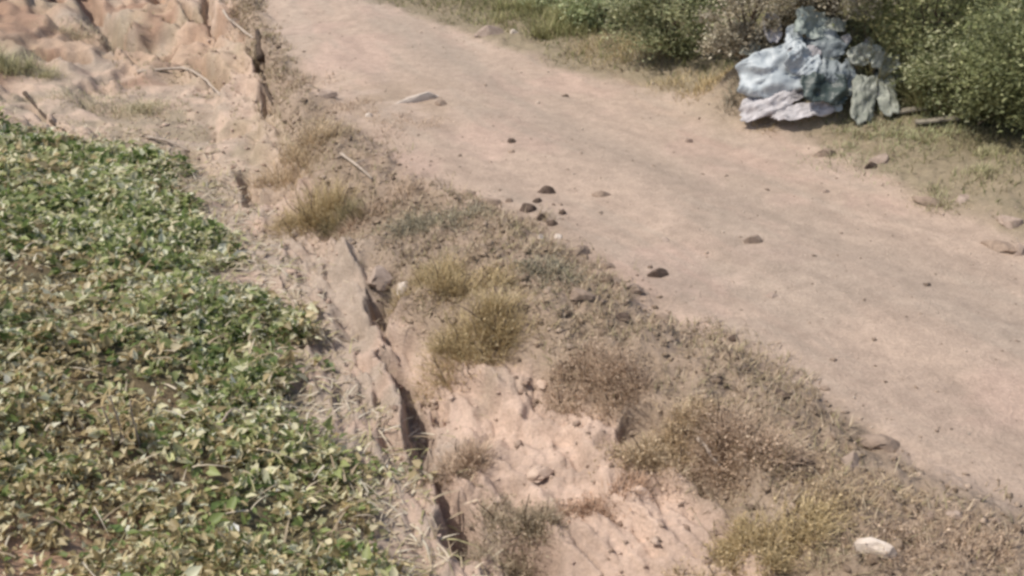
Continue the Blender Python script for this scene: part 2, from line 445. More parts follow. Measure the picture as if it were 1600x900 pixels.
# ------------------------------------------------------------------ ground, road, banks
def ground_colour(x, y):
    S = sides(x, y)
    j = .22 * fbm(x * 1.7, y * 1.7, 71, 4) + .10 * fbm(x * 7, y * 7, 75, 3)
    n1 = fbm(x * .8, y * .8, 81, 4); n2 = fbm(x * 3, y * 3, 85, 4)
    road = np.array([.455, .35, .275]); pink = np.array([.475, .353, .282]); grey = np.array([.385, .318, .255])
    vergeC = np.array([.30, .23, .168]); clay = np.array([.58, .435, .345]); red = np.array([.27, .17, .12])
    litter = np.array([.42, .34, .275]); hillC = np.array([.15, .125, .075]); farC = np.array([.15, .13, .075]); oliv = np.array([.22, .19, .12])
    def mix(a, b, t):
        t = np.clip(t, 0, 1)[:, None]; return a * (1 - t) + b * t
    c = np.tile(road, (len(x), 1))
    c = mix(c, pink, smooth(.0, .35, n1 + .3 * n2))
    streak = fbm(S['runL'] * .5, S['L'] * 3.2, 91, 4)
    c = mix(c, grey, smooth(.0, .35, streak) * .4)
    c = c * (1 + .17 * fbm(S['runL'] * .6 + 2 * n1, S['L'] * 3.5 + 2 * n1, 93, 5, .6) + .10 * n2)[:, None]
    c = mix(c, grey * .97, .4 * np.exp(-((S['L'] - 2.4) / .6) ** 2))
    c = mix(c, oliv, smooth(-.25, .2, S['R'] + j) * .75); c = mix(c, farC, smooth(.5, 1.6, S['R'] + j))
    sp = on_level(600, 165, 0); c = mix(c, vergeC * 1.15, .75 * np.exp(-(((x - sp[0]) / 1.2) ** 2 + ((y - sp[1]) / 1.3) ** 2)) * smooth(-.25, .15, n2 + .4 * j))
    c = mix(c, vergeC, smooth(.25, -.25, S['L'] + 1.6 * j) * (.7 + .3 * smooth(-.2, .3, n2)))
    cl = mix(clay, clay * .80, smooth(-.1, .35, n2)); cl = mix(cl, red, smooth(.12, .45, n1) * .55)
    cl = mix(cl, np.array([.44, .36, .28]), smooth(.05, .4, fbm(x * 1.4, y * 1.4, 95, 3)) * .6)
    k = smooth(.03, -.12, S['V'] + .3 * j)[:, None]; c = c * (1 - k) + cl * k
    k = smooth(.30, -.1, S['F'] + j)[:, None]; lt = mix(litter, clay * .85, smooth(-.1, .4, n2)); c = c * (1 - k) + lt * k
    k = smooth(.12, -.3, S['I'] + .35 + 1.5 * j)[:, None]; hc = mix(hillC, np.array([.20, .145, .09]), smooth(0, .4, n1)); c = c * (1 - k) + hc * k
    lg = smooth(11.0, 13.5, np.hypot(x, y)) * (S['V'] < 0)
    c = mix(c, np.array([.36, .285, .205]), lg * .3); c = mix(c, np.array([.29, .245, .155]), lg * .4 * smooth(-.1, .3, fbm(x * .9, y * .9, 97, 4)))
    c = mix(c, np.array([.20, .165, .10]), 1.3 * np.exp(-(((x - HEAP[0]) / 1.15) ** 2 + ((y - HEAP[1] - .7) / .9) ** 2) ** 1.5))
    bl = on_level(10, 890, .45); c = mix(c, np.array([.44, .29, .20]), 1.0 * np.exp(-((x - bl[0]) ** 2 + (y - bl[1]) ** 2) / .5))
    c = mix(c, np.array([.50, .345, .24]), lg * .55 * smooth(-.2, .2, n1) * smooth(17, 20, np.hypot(x, y)))
    c = mix(c, np.array([.57, .44, .345]), lg * .6 * smooth(-.15, .2, n2 + .5 * n1) * smooth(20, 17.5, np.hypot(x, y)))
    c = mix(c, red * 1.1, lg * smooth(16, 19, np.hypot(x, y)) * smooth(-.05, .3, fbm(x * .8 + 5, y * .8, 99, 3)) * .75)
    return c, S

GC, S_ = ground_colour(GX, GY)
jj = .12 * fbm(GX * 1.7, GY * 1.7, 71, 4)
reg = np.zeros(len(GX), int)                                  # 0 road
reg[S_['R'] + jj > 0] = 1                                     # far verge
reg[S_['L'] + jj < 0] = 2                                     # near verge
reg[S_['V'] + jj < 0] = 3                                     # clay bank
reg[S_['I'] + jj < 0] = 4                                     # hillside
reg[np.hypot(GX, GY) > 30] = 5
ii, ji = np.meshgrid(np.arange(NR - 1), np.arange(NA), indexing='ij')
jn = (ji + 1) % NA
quads = np.stack([ii * NA + ji, ii * NA + jn, (ii + 1) * NA + jn, (ii + 1) * NA + ji], -1).reshape(-1, 4)[:, ::-1]
fr = reg[quads[:, 0]]
GV = np.stack([GX, GY, GZ], 1)
NAMES = ['dirt_road', 'roadside_ground', 'road_verge', 'clay_bank', 'hillside', 'ground']
for r_i, nm in enumerate(NAMES):
    q = quads[fr == r_i]
    if r_i == 5:
        pass
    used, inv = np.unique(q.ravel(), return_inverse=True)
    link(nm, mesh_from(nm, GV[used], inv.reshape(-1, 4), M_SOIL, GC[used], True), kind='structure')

# ------------------------------------------------------------------ low cover (nobody could count it)
def scatter(N, x0, x1, y0, y1):
    return rng.uniform(x0, x1, N), rng.uniform(y0, y1, N)

def rand_dir(N, tilt):
    a = rng.uniform(0, 2 * math.pi, N)
    return np.stack([np.cos(a) * np.cos(tilt), np.sin(a) * np.cos(tilt), np.sin(tilt)], 1)

BARE = [((40, 440), .75, .95), ((150, 600), .75, .8), ((20, 885), .4, .85), ((250, 640), .6, .55), ((110, 500), .5, .7), ((320, 735), .7, .4), ((560, 830), .5, .4)]
BAREW = [(at(*p)[0], r, s) for p, r, s in BARE]

def bareness(x, y):
    b = np.zeros(len(x))
    for c, r, s in BAREW:
        b = np.maximum(b, s * np.exp(-((x - c[0]) ** 2 + (y - c[1]) ** 2) / r ** 2))
    return b

def vine_cover():
    x, y = scatter(50000, -9.5, 1.2, 2.6, 16)
    S = sides(x, y)
    d = S['I'] + .30 + .8 * fbm(x * 1.3, y * 1.3, 101, 5, .6)
    lump = fbm(x * 1.1, y * 1.1, 105, 4)
    b = bareness(x, y)
    dens = smooth(.12, -.35, d) * (.45 + .9 * smooth(-.3, .25, lump)) * (1 - .75 * b)
    keep = (rng.random(len(x)) < dens * .55) & (np.degrees(np.arctan2(x, y)) > -42)
    x, y, lump, d, b = x[keep], y[keep], lump[keep], d[keep], b[keep]
    n0 = len(x)
    R = rng.uniform(.05, .14, n0); Hh = rng.uniform(.05, .18, n0) * (.7 + .9 * smooth(-.2, .4, lump)) * (1 - .5 * b)
    tone = fbm(x * .7, y * .7, 111, 3); dist = np.hypot(x, y)
    pd = np.clip(.04 + .60 * b + .40 * smooth(-.35, .15, d) + .25 * smooth(.05, .4, tone) + .30 * smooth(7.0, 4.5, dist) + .25 * smooth(-.25, -.5, np.arctan2(x, y)) * smooth(11, 8, dist), 0, .92)
    dryp = rng.random(n0) < pd * .6
    gsel = rng.choice(5, n0, p=[.18, .28, .27, .18, .09])
    G = np.array([(.13, .185, .06), (.21, .265, .092), (.31, .35, .145), (.50, .50, .27), (.72, .68, .48)])  # the palest tones also stand in for highlights on the leaves
    D = np.array([(.42, .34, .19), (.56, .47, .29), (.33, .26, .14), (.72, .64, .45)])
    nl = rng.integers(9, 22, n0); k = np.repeat(np.arange(n0), nl); N = len(k)
    a = rng.uniform(0, 6.283, N); q = np.sqrt(rng.random(N))
    px_, py_ = x[k] + q * R[k] * np.cos(a), y[k] + q * R[k] * np.sin(a)
    z = hz(px_, py_) + Hh[k] * (1 - .75 * q * q) * rng.uniform(.45, 1.05, N) + .01
    L = rng.uniform(.028, .082, N) * (.60 + .055 * dist[k]) * rng.choice([.75, 1.0, 1.35], n0)[k]
    tl = rng.normal(.55, .5, N) - .7 * q
    axis = np.stack([np.cos(a) * np.cos(tl), np.sin(a) * np.cos(tl), np.sin(tl)], 1) + rng.normal(0, .2, (N, 3))
    nrm = rand_dir(N, rng.uniform(.25, 1.5, N))
    isd = dryp[k] | (rng.random(N) < pd[k] * .55)
    gi = np.clip(gsel[k] + rng.choice([-1, 0, 0, 0, 1, 2, 3], N), 0, 4)
    col = np.where(isd[:, None], D[rng.integers(0, 4, N)], G[gi]) * (1 + .14 * rng.normal(size=(N, 1)))
    col = col * (1 + smooth(9, 5, dist[k])[:, None] * np.array([.02, .03, .0]))
    V, Fc, C = leaves(np.stack([px_, py_, z], 1), axis, nrm, L, L * rng.uniform(.35, .85, N), np.clip(col * 1.1, .02, .8), .26)
    link('leafy_ground_cover', mesh_from('leafy_ground_cover', V, Fc, M_LEAF, C), kind='stuff',
         label='dense green leafy ground cover on the near hillside', category='ground cover')
    ns = n0 * 2; k = rng.integers(0, n0, ns)
    V, Fc, C = blades(np.stack([x[k], y[k], hz(x[k], y[k])], 1), rand_dir(ns, rng.uniform(.5, 1.4, ns)), Hh[k] * rng.uniform(.8, 1.5, ns), rng.uniform(.005, .009, ns), rng.uniform(.1, .8, ns),
                      palette([(.20, .21, .09), (.30, .28, .15), (.36, .30, .18)], ns), 3)
    link('vine_stems', mesh_from('vine_stems', V, Fc, M_LEAF, C), kind='stuff', label='thin green stems standing among the leafy ground cover', category='ground cover')
    return N
NV = vine_cover()

def dry_strands():
    x, y = scatter(100000, -9.5, 2.2, 2.6, 16)
    S = sides(x, y); b = bareness(x, y)
    d = S['I'] + .3 * fbm(x * 1.6, y * 1.6, 121, 4)
    dens = np.where(d < -.3, .012 + .06 * b, 0) + .6 * np.exp(-((d + .12) / .42) ** 2)
    keep = (rng.random(len(x)) < dens) & (S['V'] < -.15) & (np.degrees(np.arctan2(x, y)) > -42)
    x, y, b, d = x[keep], y[keep], b[keep], d[keep]; N = len(x)
    L = rng.uniform(.05, .16, N); tl = np.abs(rng.normal(.25, .45, N))
    z = hz(x, y) + np.where(d < -.3, rng.uniform(.02, .16, N), .004)
    col = palette([(.45, .37, .26), (.56, .48, .36), (.33, .26, .18), (.40, .37, .20), (.62, .56, .44)], N, .12)
    V, Fc, C = blades(np.stack([x, y, z], 1), rand_dir(N, tl), L, rng.uniform(.006, .02, N), rng.uniform(.2, 1.3, N), col)
    link('dry_stems', mesh_from('dry_stems', V, Fc, M_DRY, C), kind='stuff', label='straw coloured dry stems strewn along the gully edge', category='dry grass')
dry_strands()

def verge_grass(name, label, side, N, cols, hmin, hmax, dens_f):
    x, y = scatter(N, -8, 14, 3, 24)
    S = sides(x, y)
    p = dens_f(S, x, y)
    keep = (rng.random(len(x)) < p) & (np.abs(np.degrees(np.arctan2(x, y))) < 44)
    x, y = x[keep], y[keep]; n_ = len(x)
    z = hz(x, y) - .005
    L = rng.uniform(hmin, hmax, n_)
    V, Fc, C = blades(np.stack([x, y, z], 1), rand_dir(n_, rng.normal(1.0, .3, n_)), L, rng.uniform(.004, .009, n_) * (.7 + np.hypot(x, y) / 14), rng.uniform(.1, .6, n_), palette(cols, n_, .15), 3)
    link(name, mesh_from(name, V, Fc, M_DRY, C), kind='stuff', label=label, category='grass')
OLIVE = [(.36, .285, .19), (.43, .345, .24), (.30, .235, .155), (.50, .41, .30), (.27, .205, .145), (.33, .29, .17)]
verge_grass('short_grass', 'short olive grass growing along the far roadside', 1, 150000, [(.20, .20, .09), (.27, .24, .13), (.15, .165, .07), (.33, .28, .17)], .05, .20,
            lambda S, x, y: smooth(-.05, .8, S['R'] + .6 * fbm(x * 1.2, y * 1.2, 131, 3)) * smooth(4.5, 2.0, S['R']) * .8)
verge_grass('dry_verge_grass', 'matted grey brown dry grass between the road and the clay bank', 2, 620000, OLIVE, .03, .13,
            lambda S, x, y: smooth(.15, -.25, S['L'] + .7 * fbm(x * 1.5, y * 1.5, 135, 4)) * smooth(-.28, .05, S['V'] + .4 * fbm(x * 2, y * 2, 138, 3)) * (.3 + .7 * smooth(-.15, .25, fbm(x * 1.1, y * 1.1, 137, 3))))

verge_grass('ledge_grass', 'thin faded grass on the pale ledge at upper left', 3, 200000, [(.36, .31, .2), (.28, .25, .14), (.45, .38, .26)], .03, .12,
            lambda S, x, y: (S['V'] < -.5) * (S['I'] > -.1) * (np.hypot(x, y) > 10.5) * .6 * smooth(.05, .4, fbm(x * 1.2, y * 1.2, 141, 4)) * .7)

# ------------------------------------------------------------------ stones and clods
from mathutils import Vector, noise as mnoise
import bmesh
def lump_mesh(name, sx, sy, sz, mat, seed, rough=.28, sub=3, flat=.35):
    bm = bmesh.new(); bmesh.ops.create_icosphere(bm, subdivisions=sub, radius=1)
    o = Vector((seed * 3.7, seed * 1.3, seed * 2.1)); rr = random.Random(seed)
    planes = [(Vector((rr.gauss(0, 1), rr.gauss(0, 1), abs(rr.gauss(0, .8)) + .05)).normalized(), rr.uniform(.5, .8)) for _ in range(11)]
    for v in bm.verts:
        c = v.co.copy()
        k = 1 + rough * (mnoise.noise(c * 1.1 + o) * 1.2 + .5 * mnoise.noise(c * 2.6 + o) + .25 * mnoise.noise(c * 6 + o))
        c *= k * (1 + .10 * mnoise.noise(c * 4.5 + o * 2))
        for ax, dc in planes:                                   # broken facets
            dd = c.dot(ax) - dc
            if dd > 0: c -= ax * dd * .92
        if c.z < -flat: c.z = -flat + (c.z + flat) * .3
        v.co = Vector((c.x * sx, c.y * sy, c.z * sz))
    me = bpy.data.meshes.new(name); bm.to_mesh(me); bm.free()
    me.materials.append(mat); me.update()
    return me

STONES = [  # px, py, width px, aspect (depth), height ratio, material, name, label, category
    (652, 158, 74, .30, .22, M_PALE, 'stone_slab', 'long whitish stone slab lying at the near edge of the road', 'stone'),
    (688, 163, 26, .7, .45, M_BROWN, 'earth_clod', 'brown lump standing in for shade at the end of the whitish slab', 'clod'),  # brown lump added as the slab's shaded end
    (578, 182, 16, .8, .6, M_PALE, 'stone', 'small pale stone left of and below the whitish slab', 'stone'),
    (508, 150, 44, .5, .35, M_TAN, 'stone', 'flat tan stone left of the whitish slab', 'stone'),
    (800, 222, 20, .7, .5, M_DARK, 'earth_clod', 'upper of two small dark clods mid road below the slab', 'clod'),
    (800, 238, 17, .7, .4, M_BROWN, 'earth_clod', 'lower, browner of two small clods mid road', 'clod'),
    (855, 300, 34, .6, .5, M_DARK, 'earth_clod', 'flat dark clod just above the dark clod cluster', 'clod'),
    (826, 328, 30, .75, .65, M_DARK, 'earth_clod', 'largest dark clod of the cluster at the road edge', 'clod'),
    (845, 342, 22, .8, .7, M_DARK, 'earth_clod', 'dark clod pressed against the largest of the cluster', 'clod'),
    (878, 334, 17, .8, .6, M_DARK, 'earth_clod', 'small dark clod on the right of the cluster', 'clod'),
    (795, 315, 18, .8, .6, M_BROWN, 'earth_clod', 'small brown clod on the left of the cluster', 'clod'),
    (844, 372, 14, .9, .7, M_PALE, 'stone', 'left of two whitish pebbles below the dark clod cluster', 'stone'),
    (872, 371, 18, .8, .5, M_PALE, 'stone', 'right of two whitish pebbles below the dark clod cluster', 'stone'),
    (940, 305, 32, .6, .4, M_BROWN, 'earth_clod', 'flat brown clod alone right of the dark cluster', 'clod'),
    (1028, 432, 38, .5, .5, M_DARK, 'earth_clod', 'long dark clod alone near the middle of the road', 'clod'),
    (1176, 379, 40, .5, .42, M_BROWN, 'earth_clod', 'long brown clod alone in the smooth middle of the road', 'clod'),
    (1040, 376, 18, .7, .4, M_TAN, 'stone', 'small tan stone above the long dark clod', 'stone'),
    (1074, 222, 14, .8, .9, M_TAN, 'stone', 'small upright tan stone on the far half of road', 'stone'),
    (1146, 533, 20, .8, .7, M_DARK, 'earth_clod', 'small dark clod at the grassy road edge, lower middle', 'clod'),
    (1222, 621, 38, .6, .5, M_DARK, 'earth_clod', 'dark clod right of the tallest dry shrub', 'clod'),
    (1288, 608, 18, .8, .5, M_BROWN, 'earth_clod', 'small brown clod up right of the dry shrub clod', 'clod'),
    (1372, 694, 62, .65, .5, M_BROWN, 'earth_clod', 'big brown clod on the road edge at lower right', 'clod'),
    (1330, 722, 34, .8, .6, M_TAN, 'stone', 'tan stone left of the big brown clod', 'stone'),
    (1236, 668, 30, .7, .5, M_BROWN, 'earth_clod', 'brown clod below the dry shrub clod', 'clod'),
    (1245, 725, 46, .6, .4, M_DARK, 'earth_clod', 'dark clod above the lowest green tuft', 'clod'),
    (1290, 243, 42, .6, .5, M_BROWN, 'earth_clod', 'reddish brown block on the far road edge below the heap', 'clod'),
    (1376, 252, 34, .8, .55, M_TAN, 'stone', 'rounded tan stone on the far road edge', 'stone'),
    (1362, 262, 30, .7, .4, M_DARK, 'earth_clod', 'dark lump standing in for shade under the rounded tan stone', 'clod'),  # dark lump added as the shaded side of that stone
    (1452, 318, 58, .5, .3, M_BROWN, 'earth_clod', 'flat brown clod on the far road edge', 'clod'),
    (1502, 314, 34, .7, .35, M_TAN, 'stone', 'tan flat stone beside the flat brown far clod', 'stone'),
    (1563, 388, 62, .55, .35, M_BROWN, 'earth_clod', 'long brown clod at the right picture border', 'clod'),
    (1592, 396, 26, .8, .8, M_TAN, 'stone', 'tan stone at the end of the long brown clod', 'stone'),
    (1578, 352, 50, .6, .4, M_TAN, 'stone', 'tan stone at the right picture border above the clod', 'stone'),
    (762, 52, 54, .5, .35, M_TAN, 'stone', 'flat tan stone at the far end of the road', 'stone'),
    (803, 52, 18, .8, .6, M_PALE, 'stone', 'small pale stone at the far end of the road', 'stone'),
    (1365, 862, 84, .42, .35, M_PALE, 'stone_slab', 'long pale slab in the grass at the bottom right', 'stone'),
    (1452, 812, 30, .8, .5, M_BROWN, 'earth_clod', 'brown clod above the long pale slab', 'clod'),
    (1492, 808, 26, .8, .5, M_TAN, 'stone', 'tan stone up right of the long pale slab', 'stone'),
    (1552, 818, 40, .5, .35, M_BROWN, 'earth_clod', 'flat brown clod near the lower right corner', 'clod'),
    (596, 444, 58, .9, .75, M_TAN, 'boulder', 'rounded tan boulder at the head of the clay bank', 'stone'),
    (629, 455, 30, .9, .8, M_PALE, 'stone', 'yellowish pale stone against the rounded tan boulder', 'stone'),
    (968, 498, 44, .5, .35, M_DARK, 'earth_clod', 'dark clod on the verge left of the road middle', 'clod'),
    (908, 466, 58, .5, .3, M_BROWN, 'earth_clod', 'long brown clod on the verge below the pebbles', 'clod'),
    (848, 604, 28, .8, .5, M_CLAY, 'stone', 'pale stone on the lip of the clay bank', 'stone'),
    (725, 552, 24, .8, .6, M_CLAY, 'stone', 'small pale stone on clay under the largest tuft', 'stone'),
    (1000, 770, 30, .7, .5, M_CLAY, 'stone', 'pale clay lump low on the bare bank', 'stone'),
    (840, 745, 60, .6, .35, M_CLAY, 'stone', 'broad pale clay lump in the middle of the bank', 'stone'),
    (1290, 300, 16, .8, .5, M_TAN, 'stone', 'tiny tan stone below the reddish brown block', 'stone'),
    (862, 352, 20, .8, .6, M_DARK, 'earth_clod', 'dark clod at the lower right of the cluster', 'clod'),
    (812, 345, 18, .8, .6, M_BROWN, 'earth_clod', 'brown clod at the lower left of the cluster', 'clod'),
    (840, 316, 18, .8, .6, M_DARK, 'earth_clod', 'dark clod at the top of the cluster', 'clod'),
    (770, 318, 40, .5, .35, M_BROWN, 'earth_clod', 'long brown clod on the road edge left of the cluster', 'clod'),
    (735, 305, 26, .7, .5, M_BROWN, 'earth_clod', 'brown clod above the grey green low plant', 'clod'),
    (905, 395, 44, .5, .4, M_BROWN, 'earth_clod', 'brown clod right of the two whitish pebbles', 'clod'),
    (950, 418, 30, .6, .5, M_BROWN, 'earth_clod', 'brown clod on the road edge left of the long dark clod', 'clod'),
    (985, 452, 48, .5, .4, M_BROWN, 'earth_clod', 'large brown clod below left of the long dark clod', 'clod'),
    (1040, 500, 34, .7, .45, M_BROWN, 'earth_clod', 'brown clod on the berm below the long dark clod', 'clod'),
    (1205, 463, 26, .6, .3, M_TAN, 'stone', 'flat tan stone below the long brown mid road clod', 'stone'),
]
for i, (px, py, w, asp, hr, mat, nm, lab, cat) in enumerate(STONES):
    p, mpp = at(px, py)
    r = w * mpp / 2 * 1.0
    me = lump_mesh(nm, r, r * asp, r * hr * 1.2, mat, i + 1, .4, 3 if w > 25 else 2)
    o = link(nm, me, None, (p[0], p[1], p[2] + r * hr * .30), label=lab, category=cat)
    o.rotation_euler = (rng.normal(0, .08), rng.normal(0, .08), rng.normal(0, .35))

def gravel(name, label, n0, msz, pf, cols):
    x, y = scatter(n0, -6, 12, 3.2, 22)
    S = sides(x, y)
    p = pf(S)
    k = (rng.random(len(x)) < p * .8) & (np.abs(np.degrees(np.arctan2(x, y))) < 44)
    x, y = x[k], y[k]; n_ = len(x); z = hz(x, y)
    base = np.array([[1, 0, 0], [-1, 0, 0], [0, 1, 0], [0, -1, 0], [0, 0, 1], [0, 0, -1.]])
    tri = np.array([[0, 2, 4], [2, 1, 4], [1, 3, 4], [3, 0, 4], [2, 0, 5], [1, 2, 5], [3, 1, 5], [0, 3, 5]])
    sz = np.exp(rng.normal(msz, .55, n_)).clip(.004, .07)
    a = rng.uniform(0, 6.3, n_)
    B = base[None] * (1 + .35 * rng.normal(size=(n_, 6, 1))) * np.array([1, .8, .55])
    X = B[..., 0] * np.cos(a)[:, None] - B[..., 1] * np.sin(a)[:, None]; Y = B[..., 0] * np.sin(a)[:, None] + B[..., 1] * np.cos(a)[:, None]
    V = np.stack([x[:, None] + X * sz[:, None], y[:, None] + Y * sz[:, None], z[:, None] + B[..., 2] * sz[:, None] + sz[:, None] * .2], -1).reshape(-1, 3)
    Fc = (np.arange(n_)[:, None, None] * 6 + tri[None]).reshape(-1, 3)
    C = np.repeat(palette(cols, n_, .12), 6, 0)
    link(name, mesh_from(name, V, Fc, M_SOIL, C), kind='stuff', label=label, category='gravel')
gravel('gravel', 'loose gravel along the road edges', 70000, -4.8, lambda S: .12 * (S['L'] > 0) * (S['R'] < .3) + .5 * np.exp(-((S['L'] + .1) / .45) ** 2) + .35 * np.exp(-(S['R'] / .3) ** 2),
       [(.43, .335, .262), (.34, .26, .2), (.52, .43, .35), (.22, .165, .125)])
gravel('clay_crumbs', 'crumbled clay lumps on the eroded bank', 50000, -4.2, lambda S: .5 * ((S['V'] < -.05) & (S['I'] > .0)),
       [(.54, .40, .315), (.44, .33, .26), (.60, .46, .37), (.36, .26, .2)])
gravel('earth_crumbs', 'crumbled brown soil along the grassy verge', 90000, -4.0, lambda S: .6 * smooth(.2, -.2, S['L']) * smooth(-.05, .1, S['V']),
       [(.36, .275, .20), (.30, .23, .165), (.44, .34, .26), (.23, .172, .125)])

# ------------------------------------------------------------------ roots, branches, sticks
def path_px(pts, lift):
    out = []
    for (px, py), l in zip(pts, lift):
        p, m = at(px, py); p = p.copy(); p[2] += l; out.append(p)
    return np.array(out)

def resample(P, k=5):
    P = np.asarray(P); out = []
    n_ = len(P)
    for i in range(n_ - 1):
        p0, p1, p2, p3 = P[max(i - 1, 0)], P[i], P[i + 1], P[min(i + 2, n_ - 1)]
        for t in np.linspace(0, 1, k, endpoint=False):
            out.append(.5 * ((2 * p1) + (-p0 + p2) * t + (2 * p0 - 5 * p1 + 4 * p2 - p3) * t * t + (-p0 + 3 * p1 - 3 * p2 + p3) * t ** 3))
    out.append(P[-1]); return np.array(out)

def stick(name, pts, lift, r0, r1, mat, label, category, twigs=()):
    P = resample(path_px(pts, lift)); o0 = P[0].copy(); P = P - o0
    P += rng.normal(0, r0 * .12, P.shape)
    rr = np.linspace(r0, r1, len(P)) * (1 + .15 * rng.normal(size=len(P)))
    t = empty(name, o0, label, category)
    link('main_limb', tube_mesh('main_limb', [tube(P, rr)], mat), t)
    for f, dx, dy, dz, L in twigs:
        i = int(f * (len(P) - 1)); d = unit(np.array([dx, dy, dz], float))
        q = P[i] + np.array([d * L * s + np.array([0, 0, -.1 * L]) * s * s for s in np.linspace(0, 1, 5)])
        link('side_twig', tube_mesh('side_twig', [tube(q, np.linspace(rr[i] * .6, rr[i] * .25, 5), 6)], mat), t)
    return t
stick('fallen_branch', [(215, 116), (285, 113), (318, 128), (345, 150)], [.02, .05, .05, .0], .035, .02, M_WOOD, 'pale curved branch shape standing in for the lit rim of the ledge', 'branch', [(.45, .2, -1, .2, .25)])  # pale tube added where the shelf edge catches the light
stick('exposed_root', [(335, -15), (352, 25), (372, 45), (398, 62)], [.02, .05, .04, 0], .035, .018, M_WOOD, 'pale root bared at the top of the eroded bank', 'root', [(.5, 1, .2, .1, .2)])
stick('exposed_root', [(318, 5), (330, 32), (338, 55)], [.02, .06, .0], .022, .012, M_WOOD, 'thin pale root beside the dark crevice of the bank', 'root', [(.6, -1, -.3, .0, .15)])
stick('crack_shade_stub', [(403, 58), (406, 78), (409, 102)], [.10, .07, .0], .045, .06, M_CRACKSHADE, 'short dark stub standing in for a shaded clay crack by the road', 'crack shade', [(.4, .6, -.4, .3, .12)])  # dark tube added in place of a shaded crack in the clay
stick('crack_shade_root', [(411, 122), (417, 142), (428, 168)], [.02, .04, .0], .045, .03, M_CRACKSHADE, 'lower dark stub standing in for a shaded clay crack', 'root', [(.5, 1, .0, .0, .1)])  # second dark tube added for the shade of the crack below
stick('pale_stick', [(533, 245), (555, 262), (582, 282)], [.03, .04, .02], .022, .014, M_WOOD, 'pale stick lying by the olive tuft on the verge', 'stick', [(.5, .6, .5, .2, .12)])
stick('pale_stick', [(1090, 700), (1106, 716), (1124, 734)], [.04, .05, .02], .022, .014, M_PALE, 'short pale stick leaning beside the lower dry shrub', 'stick', [(.6, .6, -.5, .2, .08)])
stick('fallen_branch', [(230, 218), (262, 226), (295, 240)], [.03, .05, .02], .026, .015, M_WOOD, 'pale branch at the top edge of the green cover', 'branch', [(.4, .4, .8, .2, .18)])
stick('fallen_branch', [(40, 150), (66, 182), (104, 212)], [.04, .06, .03], .03, .018, M_CRACKSHADE, 'dark branch shape standing in for the shaded crest line at far left', 'branch', [(.3, -.4, .8, .4, .2), (.6, .6, .6, .2, .15)])  # dark tubes added along the crest crevice as its shade
stick('dry_stalk', [(350, 690), (372, 678), (398, 690)], [.16, .22, .14], .008, .005, M_WOOD, 'bent straw stalk arching over the green cover, lower middle', 'stalk')
for k, (px, py, h_) in enumerate([(178, 705, .34), (190, 700, .40), (214, 700, .38)]):
    p, m = at(px, py)
    t = empty('dry_stalk', p, ['leftmost of three upright straw stalks in the brown patch', 'middle of three upright straw stalks in the brown patch', 'rightmost of three upright straw stalks in the brown patch'][k], 'stalk', 'straw stalks in the brown patch')
    P = np.array([[.02 * math.sin(3 * s + k) + .03 * s * (k - 1), .02 * s, h_ * s] for s in np.linspace(0, 1, 7)])
    link('stem', tube_mesh('stem', [tube(P, np.linspace(.011, .006, 7), 5)], M_WOOD), t)
    n_ = 9; f = rng.integers(2, 7, n_)
    V, Fc, C = blades(P[f], rand_dir(n_, rng.uniform(.2, .9, n_)), rng.uniform(.07, .16, n_), np.full(n_, .014), rng.uniform(.3, .8, n_), palette([(.45, .36, .2), (.34, .25, .14)], n_))
    link('dry_leaves', mesh_from('dry_leaves', V, Fc, M_DRY, C), t, kind='stuff')

